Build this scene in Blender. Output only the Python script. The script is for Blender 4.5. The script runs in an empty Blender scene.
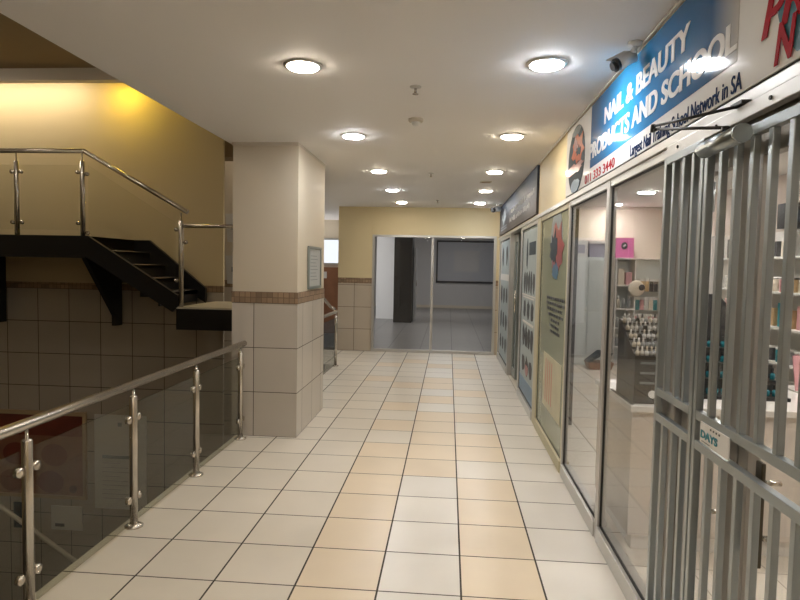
import bpy, bmesh, math, random
from mathutils import Vector, Matrix
random.seed(7)
S = bpy.context.scene
col = S.collection

# ---------------------------------------------------------------- camera, world, exposure
F_PX = 600.13
YAW, PITCH, ROLL, EYE = -7.975e-2, -5.572e-2, 1.9495e-2, 1.548
cam_d = bpy.data.cameras.new('camera'); cam = bpy.data.objects.new('camera', cam_d); col.objects.link(cam)
cam_d.sensor_fit = 'HORIZONTAL'; cam_d.sensor_width = 36.0; cam_d.lens = 36.0 * F_PX / 800
cam_d.clip_start = 0.05; cam_d.clip_end = 200
fw = Vector((math.sin(YAW)*math.cos(PITCH), math.cos(YAW)*math.cos(PITCH), math.sin(PITCH)))
rt = Vector((math.cos(YAW), -math.sin(YAW), 0)); up = rt.cross(fw)
c_, s_ = math.cos(ROLL), math.sin(ROLL)
r2 = c_*rt + s_*up; u2 = -s_*rt + c_*up
cam.matrix_world = Matrix(((r2.x, u2.x, -fw.x, 0), (r2.y, u2.y, -fw.y, 0), (r2.z, u2.z, -fw.z, EYE), (0, 0, 0, 1)))
S.camera = cam

w = bpy.data.worlds.new('world'); S.world = w; w.use_nodes = True
w.node_tree.nodes['Background'].inputs[0].default_value = (0.9, 0.85, 0.8, 1)
w.node_tree.nodes['Background'].inputs[1].default_value = 0.02

S.view_settings.view_transform = 'Standard'; S.view_settings.look = 'None'
S.view_settings.gamma = 1; S.view_settings.use_curve_mapping = False
S.view_settings.exposure = 0.52

DOWN = 80.0       # radiance of the corridor downlights
SHOP = 3.0

# unseen area lights added to brighten the far store
def area(name, loc, size, size_y, power, color, rot=(0, 0, 0)):
    d = bpy.data.lights.new(name, 'AREA'); d.shape = 'RECTANGLE'; d.size = size; d.size_y = size_y
    d.energy = power; d.color = color
    o = bpy.data.objects.new(name, d); o.location = loc; o.rotation_euler = rot; col.objects.link(o); return o
area('store_fill_light', (0.5, 14.0, 2.95), 2.0, 1.0, 20, (1.0, 0.97, 0.93))
area('store_fill_light', (0.2, 19.5, 2.95), 2.0, 1.0, 32, (1.0, 0.97, 0.93))

# ---------------------------------------------------------------- materials
def mat(name, color, rough=0.6, metal=0.0, spec=0.5, noise=0.0, nscale=5.0, bump=0.0, emit=None, estr=0.0, coat=0.0):
    m = bpy.data.materials.new(name); m.use_nodes = True
    nt = m.node_tree; b = nt.nodes['Principled BSDF']
    b.inputs['Base Color'].default_value = (*color, 1)
    b.inputs['Roughness'].default_value = rough; b.inputs['Metallic'].default_value = metal
    b.inputs['Specular IOR Level'].default_value = spec
    b.inputs['Coat Weight'].default_value = coat; b.inputs['Coat Roughness'].default_value = 0.06
    if noise or bump:
        g = nt.nodes.new('ShaderNodeNewGeometry')
        n = nt.nodes.new('ShaderNodeTexNoise'); n.inputs['Scale'].default_value = nscale; n.inputs['Detail'].default_value = 4
        nt.links.new(g.outputs['Position'], n.inputs['Vector'])
        if noise:
            mx = nt.nodes.new('ShaderNodeMix'); mx.data_type = 'RGBA'
            mx.inputs[6].default_value = (*[c*(1-noise) for c in color], 1)
            mx.inputs[7].default_value = (*[min(1, c*(1+noise)) for c in color], 1)
            nt.links.new(n.outputs['Fac'], mx.inputs[0]); nt.links.new(mx.outputs[2], b.inputs['Base Color'])
        if bump:
            bp = nt.nodes.new('ShaderNodeBump'); bp.inputs['Strength'].default_value = bump; bp.inputs['Distance'].default_value = 0.004
            nt.links.new(n.outputs['Fac'], bp.inputs['Height']); nt.links.new(bp.outputs['Normal'], b.inputs['Normal'])
    if emit:
        b.inputs['Emission Color'].default_value = (*emit, 1); b.inputs['Emission Strength'].default_value = estr
    return m

def tiles(name, color, grout, axes, offs, size, width=0.005, rough=0.35, noise=0.06, vary=0.06, spec=0.5, nscale=2.2, widths=None):
    """square tiles laid on a wall or floor: axes are the two world axes of its plane"""
    m = bpy.data.materials.new(name); m.use_nodes = True
    nt = m.node_tree; N = nt.nodes; L = nt.links; b = N['Principled BSDF']
    b.inputs['Specular IOR Level'].default_value = spec
    g = N.new('ShaderNodeNewGeometry'); sp = N.new('ShaderNodeSeparateXYZ'); L.new(g.outputs['Position'], sp.inputs[0])
    def mth(op, a, b_=None):
        n = N.new('ShaderNodeMath'); n.operation = op
        for i, v in enumerate((a, b_)):
            if v is None: continue
            if isinstance(v, (int, float)): n.inputs[i].default_value = v
            else: L.new(v, n.inputs[i])
        return n.outputs[0]
    lines = []; cells = []
    for k, (a, o) in enumerate(zip(axes, offs)):
        t = mth('DIVIDE', mth('SUBTRACT', sp.outputs[a], o), size)
        cells.append(mth('FLOOR', t))
        f = mth('FRACT', mth('ADD', t, 0.5))
        d = mth('ABSOLUTE', mth('SUBTRACT', f, 0.5))
        wd = widths[k] if widths else width
        lines.append(mth('LESS_THAN', d, wd/size/2))
    line = mth('MAXIMUM', lines[0], lines[1])
    cb = N.new('ShaderNodeCombineXYZ'); L.new(cells[0], cb.inputs[0]); L.new(cells[1], cb.inputs[1])
    wn = N.new('ShaderNodeTexWhiteNoise'); L.new(cb.outputs[0], wn.inputs['Vector'])
    nz = N.new('ShaderNodeTexNoise'); nz.inputs['Scale'].default_value = nscale; nz.inputs['Detail'].default_value = 6
    ad = N.new('ShaderNodeVectorMath'); ad.operation = 'MULTIPLY_ADD'
    L.new(cb.outputs[0], ad.inputs[0]); ad.inputs[1].default_value = (3.7, 5.3, 1); L.new(g.outputs['Position'], ad.inputs[2])
    L.new(ad.outputs[0], nz.inputs['Vector'])
    v1 = mth('MULTIPLY', mth('SUBTRACT', wn.outputs['Value'], 0.5), vary*2)
    v2 = mth('MULTIPLY', mth('SUBTRACT', nz.outputs['Fac'], 0.5), noise*4)
    fac = mth('ADD', mth('ADD', v1, v2), 1.0)
    vm = N.new('ShaderNodeVectorMath'); vm.operation = 'SCALE'; vm.inputs[0].default_value = color; L.new(fac, vm.inputs['Scale'])
    mx = N.new('ShaderNodeMix'); mx.data_type = 'RGBA'; L.new(line, mx.inputs[0]); L.new(vm.outputs[0], mx.inputs[6]); mx.inputs[7].default_value = (*grout, 1)
    L.new(mx.outputs[2], b.inputs['Base Color'])
    L.new(mth('ADD', mth('MULTIPLY', line, 0.5), rough), b.inputs['Roughness'])
    bp = N.new('ShaderNodeBump'); bp.inputs['Strength'].default_value = 0.6; bp.inputs['Distance'].default_value = 0.002
    L.new(mth('SUBTRACT', 1.0, line), bp.inputs['Height']); L.new(bp.outputs['Normal'], b.inputs['Normal'])
    return m

def glass(name, tint=(0.985, 0.99, 0.985), refl=0.5, rough=0.0, ior=1.42, film=0.0, filmcol=(0.7, 0.75, 0.72)):
    """thin pane: fresnel reflection over a tinted clear sheet, with an optional printed or frosted film share"""
    m = bpy.data.materials.new(name); m.use_nodes = True
    nt = m.node_tree; N = nt.nodes; L = nt.links
    for n in list(N): N.remove(n)
    out = N.new('ShaderNodeOutputMaterial'); tr = N.new('ShaderNodeBsdfTransparent'); tr.inputs[0].default_value = (*tint, 1)
    gl = N.new('ShaderNodeBsdfGlossy'); gl.inputs['Roughness'].default_value = rough; gl.inputs['Color'].default_value = (refl, refl, refl, 1)
    fr = N.new('ShaderNodeFresnel')
    ge = N.new('ShaderNodeNewGeometry'); mr = N.new('ShaderNodeMapRange'); mr.inputs[3].default_value = ior; mr.inputs[4].default_value = 1/ior
    L.new(ge.outputs['Backfacing'], mr.inputs[0]); L.new(mr.outputs[0], fr.inputs['IOR'])   # same reflection from both faces of the sheet
    base = tr.outputs[0]
    if film:
        df = N.new('ShaderNodeBsdfDiffuse'); df.inputs[0].default_value = (*filmcol, 1)
        m0 = N.new('ShaderNodeMixShader'); m0.inputs[0].default_value = film
        L.new(tr.outputs[0], m0.inputs[1]); L.new(df.outputs[0], m0.inputs[2]); base = m0.outputs[0]
    mx = N.new('ShaderNodeMixShader'); L.new(fr.outputs[0], mx.inputs[0]); L.new(base, mx.inputs[1]); L.new(gl.outputs[0], mx.inputs[2])
    L.new(mx.outputs[0], out.inputs[0])
    return m

GX, GY = 0.0956, 2.7676
fl_args = dict(axes=(0, 1), offs=(GX, GY), size=0.4, widths=(0.0095, 0.008), rough=0.3, noise=0.05, vary=0.04)
grout = (0.045, 0.034, 0.024)
M = {
 'floor_cream': tiles('floor_tile_cream', (0.66, 0.60, 0.51), grout, **fl_args),
 'floor_peach': tiles('floor_tile_peach', (0.70, 0.58, 0.43), grout, **fl_args),
 'floor_white': tiles('floor_tile_white', (0.70, 0.66, 0.60), grout, **fl_args),
 'floor_grey': tiles('floor_tile_grey', (0.22, 0.21, 0.205), (0.12, 0.12, 0.12), (0, 1), (GX, GY), 0.6, 0.006, 0.3, 0.03, 0.04),
 'shop_floor': tiles('floor_tile_shop', (0.68, 0.62, 0.53), (0.3, 0.26, 0.21), (0, 1), (GX, GY), 0.4, 0.005, 0.3, 0.03, 0.03),
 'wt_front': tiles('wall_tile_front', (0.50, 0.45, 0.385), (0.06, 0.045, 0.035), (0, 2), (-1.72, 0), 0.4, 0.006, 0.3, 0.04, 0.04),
 'wt_side': tiles('wall_tile_side', (0.50, 0.45, 0.385), (0.06, 0.045, 0.035), (1, 2), (5.81, 0), 0.4, 0.006, 0.3, 0.04, 0.04),
 'wt_far': tiles('wall_tile_far', (0.5, 0.43, 0.34), (0.1, 0.075, 0.055), (0, 2), (-1.7, 0), 0.4, 0.007, 0.3, 0.04, 0.04),
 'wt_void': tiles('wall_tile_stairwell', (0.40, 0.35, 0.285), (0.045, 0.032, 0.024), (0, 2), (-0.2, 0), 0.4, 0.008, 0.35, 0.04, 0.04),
 'mosaic': tiles('mosaic_band', (0.27, 0.18, 0.11), (0.15, 0.1, 0.065), (0, 2), (0, 0), 0.05, 0.005, 0.45, 0.3, 0.2),
 'mosaic_side': tiles('mosaic_band_side', (0.27, 0.18, 0.11), (0.15, 0.1, 0.065), (1, 2), (0, 0), 0.05, 0.005, 0.45, 0.3, 0.2),
 'paint': mat('cream_paint', (0.60, 0.52, 0.40), 0.55, noise=0.02, nscale=1.5),
 'paint_far': mat('yellow_cream_paint', (0.66, 0.55, 0.33), 0.55, noise=0.02),
 'paint_void': mat('stairwell_yellow_paint', (0.55, 0.45, 0.28), 0.6, noise=0.03, nscale=1.2),
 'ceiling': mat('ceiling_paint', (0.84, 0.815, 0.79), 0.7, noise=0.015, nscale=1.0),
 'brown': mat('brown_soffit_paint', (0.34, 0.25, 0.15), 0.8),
 'beam': mat('beam_paint', (0.55, 0.49, 0.40), 0.7),
 'black': mat('black_granite', (0.006, 0.006, 0.007), 0.3, noise=0.3, nscale=60),
 'steel': mat('brushed_stainless_steel', (0.60, 0.56, 0.50), 0.27, 1.0),
 'alu': mat('satin_aluminium_frame', (0.56, 0.55, 0.53), 0.36, 0.85),
 'gate': mat('grey_gate_steel', (0.36, 0.40, 0.42), 0.30, 0.85, noise=0.03, nscale=30),
 'door_alu': mat('grey_door_aluminium', (0.42, 0.40, 0.37), 0.4, 0.6),
 'glass': glass('clear_glass'),
 'smoke': glass('grey_tinted_balustrade_glass', (0.86, 0.87, 0.83)),
 'upper_glass': glass('stair_balustrade_glass', (0.985, 0.985, 0.97)),
 'rubber': mat('black_rubber', (0.012, 0.012, 0.012), 0.6),
 'blackp': mat('black_plastic', (0.012, 0.012, 0.013), 0.35),
 'white': mat('white_plastic', (0.75, 0.73, 0.70), 0.4),
 'white_lam': mat('white_laminate', (0.78, 0.75, 0.71), 0.3),
 'shopwall': mat('shop_wall_paint', (0.62, 0.55, 0.47), 0.6),
 'pinkwall': mat('shop_side_wall_paint', (0.60, 0.50, 0.43), 0.6),
 'grey_panel': mat('pale_green_grey_panel', (0.76, 0.81, 0.79), 0.4),
 'store_wall': mat('pale_store_wall', (0.46, 0.45, 0.455), 0.6),
 'dark_frame': mat('dark_window_frame', (0.03, 0.03, 0.035), 0.5),
 'blind': mat('grey_window_blind', (0.42, 0.43, 0.47), 0.6),
 'sign_white': mat('white_sign_vinyl', (0.92, 0.92, 0.92), 0.10, spec=.25),
 'letter_white': mat('white_vinyl_letters', (0.97, 0.97, 0.98), 0.09, spec=.2),
 'letter_navy': mat('navy_vinyl_letters', (0.02, 0.045, 0.13), 0.7, spec=.03),
 'letter_red': mat('red_vinyl_letters', (0.42, 0.01, 0.02), 0.6, spec=.05),
 'teal': mat('teal_print', (0.02, 0.13, 0.17), 0.4, spec=.2),
 'orange': mat('orange_red_print', (0.50, 0.10, 0.03), 0.5, spec=.15, noise=0.4, nscale=40),
 'darkred': mat('dark_red_print', (0.26, 0.02, 0.02), 0.3, noise=0.4, nscale=40),
 'slate': mat('slate_print', (0.05, 0.065, 0.08), 0.6, spec=.08, noise=0.5, nscale=50),
 'grey_print': mat('grey_print', (0.25, 0.28, 0.29), 0.6, spec=.1, noise=0.3, nscale=40),
 'skyblue': mat('blue_print', (0.03, 0.13, 0.24), 0.3, noise=0.3, nscale=40),
 'ink': mat('black_print', (0.01, 0.01, 0.012), 0.5),
 'paper': mat('white_paper', (0.62, 0.60, 0.56), 0.6, noise=0.04, nscale=12),
 'red_paper': mat('red_poster_print', (0.17, 0.035, 0.022), 0.45, noise=0.35, nscale=6),
 'hazed_print': mat('poster_print_glass_haze', (0.27, 0.12, 0.07), 0.45, noise=0.25, nscale=9),  # tan tone has the balustrade glass reflection mixed into the colour
 'dark_brown': mat('dark_brown_print', (0.10, 0.03, 0.018), 0.5),
 'pale_print': mat('pale_print', (0.50, 0.50, 0.50), .7, spec=.1),
 'oak': mat('pale_oak', (0.42, 0.30, 0.18), 0.5),
 'wood': mat('brown_wood', (0.26, 0.11, 0.05), 0.5, noise=0.3, nscale=8),
 'pinkbox': mat('pink_card', (0.72, 0.16, 0.42), 0.4, noise=0.05),
 'teal_bottle': mat('teal_lacquer', (0.01, 0.20, 0.26), 0.15),
 'black_cap': mat('black_cap', (0.01, 0.01, 0.01), 0.25),
 'chair': mat('black_upholstery', (0.012, 0.012, 0.014), 0.7),
 'void_dark': mat('painted_dark_interior', (0.008, 0.008, 0.009), 0.9),  # near-black colour in place of an unlit interior
 'lowfloor': mat('lower_floor', (0.12, 0.10, 0.08), 0.5),
 'door_green': mat('grey_green_door_frame', (0.24, 0.26, 0.24), 0.4, 0.4),
 'cream_frame': mat('cream_painted_frame', (0.50, 0.45, 0.30), 0.5),
}
def lamp_mat(name, c, s):
    m = bpy.data.materials.new(name); m.use_nodes = True; nt = m.node_tree
    for n in list(nt.nodes): nt.nodes.remove(n)
    o = nt.nodes.new('ShaderNodeOutputMaterial'); e = nt.nodes.new('ShaderNodeEmission')
    e.inputs[0].default_value = (*c, 1); e.inputs[1].default_value = s; nt.links.new(e.outputs[0], o.inputs[0]); return m
M['warm'] = lamp_mat('warm_lamp', (1.0, 0.89, 0.73), DOWN*.95)
M['cool'] = lamp_mat('cool_lamp', (0.95, 0.97, 1.0), DOWN*1.4)
M['shoplamp'] = lamp_mat('shop_lamp', (1.0, 0.965, 0.92), 165)
M['yellow_cove'] = lamp_mat('yellow_spot_lamp', (1.0, 0.72, 0.08), 120)
M['white_cove'] = lamp_mat('white_spot_lamp', (1.0, 0.88, 0.66), 18)
M['daylight'] = lamp_mat('daylit_window', (0.88, 0.93, 1.0), 0.75)
M['film_grey'] = glass('printed_grey_window_film', film=0.8, filmcol=(0.28, 0.33, 0.34))
M['film_green'] = glass('printed_green_window_film', film=0.5, filmcol=(0.60, 0.63, 0.48))

def sign_blue():
    m = bpy.data.materials.new('blue_sign_vinyl'); m.use_nodes = True; nt = m.node_tree; N = nt.nodes; L = nt.links; b = N['Principled BSDF']
    g = N.new('ShaderNodeNewGeometry'); sp = N.new('ShaderNodeSeparateXYZ'); L.new(g.outputs['Position'], sp.inputs[0])
    mr = N.new('ShaderNodeMapRange'); mr.inputs[1].default_value = 4.0; mr.inputs[2].default_value = 1.98; L.new(sp.outputs[1], mr.inputs[0])
    cr = N.new('ShaderNodeValToRGB'); el = cr.color_ramp.elements
    el[0].position = 0; el[0].color = (0.02, 0.10, 0.26, 1); el[1].position = 1; el[1].color = (0.60, 0.58, 0.56, 1)
    for p, c in ((0.22, (0.02, 0.22, 0.52)), (0.38, (0.03, 0.40, 0.80)), (0.60, (0.02, 0.20, 0.48)), (0.90, (0.02, 0.12, 0.30))):
        e = el.new(p); e.color = (*c, 1)
    L.new(mr.outputs[0], cr.inputs[0]); L.new(cr.outputs[0], b.inputs['Base Color'])
    b.inputs['Roughness'].default_value = 0.07; b.inputs['Specular IOR Level'].default_value = 0.22; b.inputs['Coat Weight'].default_value = 0.0; b.inputs['Coat Roughness'].default_value = 0.05
    return m
M['sign_blue'] = sign_blue()
def dark_sign():
    m = bpy.data.materials.new('slate_sign_vinyl'); m.use_nodes = True; nt = m.node_tree; N = nt.nodes; L = nt.links; b = N['Principled BSDF']
    g = N.new('ShaderNodeNewGeometry'); sp = N.new('ShaderNodeSeparateXYZ'); L.new(g.outputs['Position'], sp.inputs[0])
    mr = N.new('ShaderNodeMapRange'); mr.inputs[1].default_value = 2.1; mr.inputs[2].default_value = 2.6; L.new(sp.outputs[2], mr.inputs[0])
    cr = N.new('ShaderNodeValToRGB'); el = cr.color_ramp.elements
    el[0].color = (0.10, 0.085, 0.075, 1); el[1].color = (0.03, 0.05, 0.09, 1)
    L.new(mr.outputs[0], cr.inputs[0]); L.new(cr.outputs[0], b.inputs['Base Color']); b.inputs['Roughness'].default_value = 0.5; b.inputs['Specular IOR Level'].default_value = 0.1
    return m
M['dark_sign'] = dark_sign()

# ---------------------------------------------------------------- helpers
class MB:
    def __init__(s): s.bm = bmesh.new()
    def box(s, x0, x1, y0, y1, z0, z1, mi=0):
        v = [s.bm.verts.new(p) for p in ((x0,y0,z0),(x1,y0,z0),(x1,y1,z0),(x0,y1,z0),(x0,y0,z1),(x1,y0,z1),(x1,y1,z1),(x0,y1,z1))]
        for f in ((0,3,2,1),(4,5,6,7),(0,1,5,4),(1,2,6,5),(2,3,7,6),(3,0,4,7)):
            s.bm.faces.new([v[i] for i in f]).material_index = mi
        return s
    def quad(s, pts, mi=0):
        s.bm.faces.new([s.bm.verts.new(p) for p in pts]).material_index = mi; return s
    def prism(s, pts, d):
        """closed polygon pts (3D) pushed along vector d"""
        d = Vector(d); a = [s.bm.verts.new(p) for p in pts]; b = [s.bm.verts.new(Vector(p)+d) for p in pts]; n = len(pts)
        s.bm.faces.new(a[::-1]); s.bm.faces.new(b)
        for i in range(n): s.bm.faces.new((a[i], a[(i+1) % n], b[(i+1) % n], b[i]))
        return s
    def tube(s, a, b, r, n=14, r2=None):
        a, b = Vector(a), Vector(b); r2 = r if r2 is None else r2
        z = (b-a).normalized(); x = z.orthogonal().normalized(); y = z.cross(x)
        A = []; B = []
        for i in range(n):
            t = 2*math.pi*i/n; d = math.cos(t)*x + math.sin(t)*y
            A.append(s.bm.verts.new(a+d*r)); B.append(s.bm.verts.new(b+d*r2))
        for i in range(n):
            f = s.bm.faces.new((A[i], A[(i+1) % n], B[(i+1) % n], B[i])); f.smooth = True
        s.bm.faces.new(A[::-1]); s.bm.faces.new(B); return s
    def path(s, pts, r, n=12):
        for a, b in zip(pts, pts[1:]): s.tube(a, b, r, n)
        for p in pts[1:-1]: s.ball(p, r*1.0)
        return s
    def ball(s, p, r, sc=(1, 1, 1)):
        mt = Matrix.Translation(p) @ Matrix.Diagonal((*sc, 1))
        q = bmesh.ops.create_uvsphere(s.bm, u_segments=14, v_segments=8, radius=r, matrix=mt)
        for v in q['verts']:
            for f in v.link_faces: f.smooth = True
        return s
    def lathe(s, c, prof, n=20, axis='z'):
        c = Vector(c); rings = []
        for r, h in prof:
            ring = []
            for i in range(n):
                t = 2*math.pi*i/n
                p = {'z': (r*math.cos(t), r*math.sin(t), h), 'x': (h, r*math.cos(t), r*math.sin(t)), 'y': (r*math.cos(t), h, r*math.sin(t))}[axis]
                ring.append(s.bm.verts.new(c+Vector(p)))
            rings.append(ring)
        for A, B in zip(rings, rings[1:]):
            for i in range(n):
                f = s.bm.faces.new((A[i], A[(i+1) % n], B[(i+1) % n], B[i])); f.smooth = True
        s.bm.faces.new(rings[0][::-1]); s.bm.faces.new(rings[-1]); return s
    def build(s, name, m, parent=None, bevel=0.0, root=None):
        me = bpy.data.meshes.new(name)
        bmesh.ops.recalc_face_normals(s.bm, faces=s.bm.faces[:])
        o = bpy.data.objects.new(name, me)
        r = root or parent
        if r is not None:
            bmesh.ops.translate(s.bm, verts=s.bm.verts[:], vec=-root_loc(r))
        s.bm.to_mesh(me); s.bm.free()
        for k in (m if isinstance(m, (list, tuple)) else [m]): me.materials.append(M[k] if isinstance(k, str) else k)
        col.objects.link(o)
        if parent is not None: o.parent = parent
        if bevel:
            bv = o.modifiers.new('bevel', 'BEVEL'); bv.width = bevel; bv.segments = 2; bv.limit_method = 'ANGLE'
        return o
def root_loc(o):
    v = Vector((0, 0, 0))
    while o is not None: v = v + Vector(o.location); o = o.parent
    return v
def tag(o, label, cat, group=None, kind=None):
    o['label'] = label; o['category'] = cat
    if group: o['group'] = group
    if kind: o['kind'] = kind
    return o
def thing(name, loc, label, cat, group=None):
    o = bpy.data.objects.new(name, None); o.location = loc; o.empty_display_size = 0.05; col.objects.link(o)
    return tag(o, label, cat, group)
def struct(name, mb, m, parent=None, bevel=0):
    o = mb.build(name, m, parent, bevel)
    if parent is None: o['kind'] = 'structure'
    return o
def sroot(name, loc):
    o = bpy.data.objects.new(name, None); o.location = loc; col.objects.link(o); o['kind'] = 'structure'; return o
def children(o): return list(o.children)
def copy_tree(o, parent=None):
    c = o.copy(); col.objects.link(c)
    if parent is not None: c.parent = parent
    for ch in children(o): copy_tree(ch, c)
    return c
TX = Matrix(((0, 0, -1), (-1, 0, 0), (0, 1, 0)))          # text on a wall that faces the corridor from the right
TF = Matrix(((1, 0, 0), (0, 0, -1), (0, 1, 0)))           # text on a wall that faces the camera
def text(name, body, m, parent, loc, width, height, basis=TX, bold=0.0, shear=0.0, label=None, smear=0.0):
    cu = bpy.data.curves.new(name, 'FONT'); cu.body = body; cu.size = 1; cu.offset = bold; cu.shear = shear; cu.extrude = 0.02
    t = bpy.data.objects.new('t', cu); col.objects.link(t)
    bpy.context.view_layer.update()
    me = bpy.data.meshes.new_from_object(t.evaluated_get(bpy.context.evaluated_depsgraph_get()))
    bpy.data.objects.remove(t); bpy.data.curves.remove(cu)
    xs = [v.co.x for v in me.vertices]; ys = [v.co.y for v in me.vertices]
    x0, x1, y0, y1 = min(xs), max(xs), 0.0 if 'g' in body.lower() and height else min(ys), max(ys)
    L0 = Vector(loc); off = root_loc(parent)
    for v in me.vertices:
        p = Vector(((v.co.x-x0)/(x1-x0)*width, (v.co.y-y0)/(y1-y0)*height, v.co.z*0.05+0.0006))
        v.co = L0 + basis @ p - off
    if smear:
        bm = bmesh.new(); bm.from_mesh(me)
        for q, sh in enumerate((-smear, smear)):
            g = bmesh.ops.duplicate(bm, geom=[f for f in bm.faces if f.index < len(me.polygons)] if q == 0 else g0)
            if q == 0: g0 = g['geom']
            bmesh.ops.translate(bm, verts=[v for v in g['geom'] if isinstance(v, bmesh.types.BMVert)], vec=basis @ Vector((sh if q == 0 else 2*smear, 0, .0002)))
        bm.to_mesh(me); bm.free()
    me.materials.clear(); me.materials.append(M[m])
    o = bpy.data.objects.new(name, me); col.objects.link(o); o.parent = parent
    if label: o['label'] = label
    return o
def disc_x(mb, x, y, z, ry, rz, n=40, th=0.002, jag=0.0, seed=1):
    rnd = random.Random(seed)
    pts = []
    for i in range(n):
        t = 2*math.pi*i/n; k = 1 + jag*(rnd.random()-0.5)*2
        pts.append((x, y+ry*k*math.cos(t), z+rz*k*math.sin(t)))
    return mb.prism(pts, (-th, 0, 0))

# ---------------------------------------------------------------- the setting
XR, XL, XV = 0.89, -1.88, -1.96      # shopfront plane, left floor edge, left ceiling edge
ZC = 2.61
YF = 10.8
mb = MB()
peach = set()
for r in range(-8, 6): peach.add((-2, r))
for r in (4, 5, 6, 7, 8, 10, 12, 13, 16): peach.add((-1, r)); 
for r in (-6, -3, -2, -1, 0, 1, 2, 3, 5, 6, 8, 11, 14, 15, 18): peach.add((0, r))
for r in (7, 9, 12, 17): peach.add((-2, r))
for r in (13, 16): peach.add((-3, r))
def tile_kind(i, j):
    if (i, j) in peach: return 1
    if i in (-1, 1): return 2
    return 0
def tiled(mb, x0, x1, y0, y1):
    import math as m_
    i0, i1 = m_.floor((x0-GX)/0.4), m_.ceil((x1-GX)/0.4); j0, j1 = m_.floor((y0-GY)/0.4), m_.ceil((y1-GY)/0.4)
    for i in range(i0, i1):
        for j in range(j0, j1):
            a, b = max(x0, GX+i*0.4), min(x1, GX+(i+1)*0.4); c, d = max(y0, GY+j*0.4), min(y1, GY+(j+1)*0.4)
            if b-a < 1e-5 or d-c < 1e-5: continue
            mb.quad(((a, c, 0), (b, c, 0), (b, d, 0), (a, d, 0)), tile_kind(i, j))
tiled(mb, XL, XR, -4, 6.4); tiled(mb, -1.76, XR, 6.4, 9.2); tiled(mb, -2.6, XR, 9.2, YF+0.06); tiled(mb, -5.0, -2.0, YF+0.06, 14.0); tiled(mb, -5.0, -2.6, 9.2, YF+.06)
bmesh.ops.remove_doubles(mb.bm, verts=mb.bm.verts[:], dist=1e-4)
g = bmesh.ops.extrude_face_region(mb.bm, geom=mb.bm.faces[:])
bmesh.ops.translate(mb.bm, verts=[v for v in g['geom'] if isinstance(v, bmesh.types.BMVert)], vec=(0, 0, -0.25))
struct('floor', mb, ['floor_cream', 'floor_peach', 'floor_white'])
struct('floor', MB().box(XR, 3.65, -1.0, 10.4, -0.2, 0.0), 'shop_floor')
struct('floor', MB().box(-4.5, 3.2, YF+0.06, 23.2, -0.2, 0.0), 'floor_grey')
struct('floor', MB().box(-7.6, 3.0, -4, 14.2, -3.4, -3.2), 'lowfloor')

struct('ceiling', MB().box(XV, XR, -4, YF, ZC, 3.9).box(-5, XV, 9.2, 14.0, ZC, 3.9), 'ceiling')
struct('ceiling', MB().box(XR, 3.65, -1.0, 10.4, ZC, 2.75), 'ceiling')
struct('ceiling', MB().box(-4.5, 3.2, YF+0.1, 23.2, 3.0, 3.1), 'store_wall')
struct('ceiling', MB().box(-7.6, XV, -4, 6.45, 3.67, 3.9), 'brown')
struct('ceiling', MB().box(-7.6, XV, 6.55, 9.2, 3.85, 3.95), 'beam')
struct('trim_1', MB().box(-7.6, XV, 6.45, 6.55, 3.535, 3.95), mat('pale_beam_paint', (.78, .72, .63), .7))

# stairwell walls: tiled dado, mosaic band, yellow paint above
wb = sroot('wall_back', (-4, 6.95, 0))
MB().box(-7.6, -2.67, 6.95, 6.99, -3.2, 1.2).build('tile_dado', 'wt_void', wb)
MB().box(-7.6, -2.67, 6.945, 6.99, 1.2, 1.275).build('mosaic_band', 'mosaic', wb)
MB().box(-7.6, -2.67, 6.95, 6.99, 1.275, 3.9).build('painted_wall', 'paint_void', wb)
wb2 = sroot('wall_rear', (-3, 8.6, 0))
MB().box(-5.0, -2.02, 8.6, 8.7, -3.2, 1.2).build('tile_dado', 'wt_far', wb2)
MB().box(-5.0, -2.02, 8.595, 8.7, 1.2, 1.3).build('mosaic_band', 'mosaic', wb2)
MB().box(-5.0, -2.02, 8.6, 8.7, 1.3, 3.9).build('painted_wall', 'paint', wb2)
struct('trim_2', MB().box(-3.2, -1.97, 7.2, 7.5, 2.84, 3.85), 'brown')
struct('wall_left', MB().box(-7.7, -7.6, -4, 9.2, -3.4, 3.95), 'paint_void')
struct('wall_behind', MB().box(-7.6, 3.65, -4.1, -4, -3.4, 3.9), 'paint')
struct('wall_below', MB().box(-1.95, -1.89, -4, 9.2, -3.2, -0.25), 'beam')

# the pillar
pl = sroot('wall_pillar', (-1.62, 5.8, 0))
x0, x1, y0, y1 = -1.92, -1.325, 5.21, 6.34
o = MB().box(x0, x1, y0, y1, -3.2, 1.2).build('tile_dado', ['wt_front', 'wt_side'], pl)
for p in o.data.polygons:
    p.material_index = 1 if abs(p.normal.x) > 0.5 else 0
o = MB().box(x0-.004, x1+.004, y0-.004, y1+.004, 1.2, 1.3).build('mosaic_band', ['mosaic', 'mosaic_side'], pl)
for p in o.data.polygons:
    p.material_index = 1 if abs(p.normal.x) > 0.5 else 0
MB().box(x0+.004, x1-.004, y0+.004, y1-.004, 1.3, 2.585).build('painted_shaft', 'paint', pl)
MB().box(x0, x1-.002, y0-.012, y1, 2.585, ZC).build('top_shadow_gap', 'beam', pl)

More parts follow.
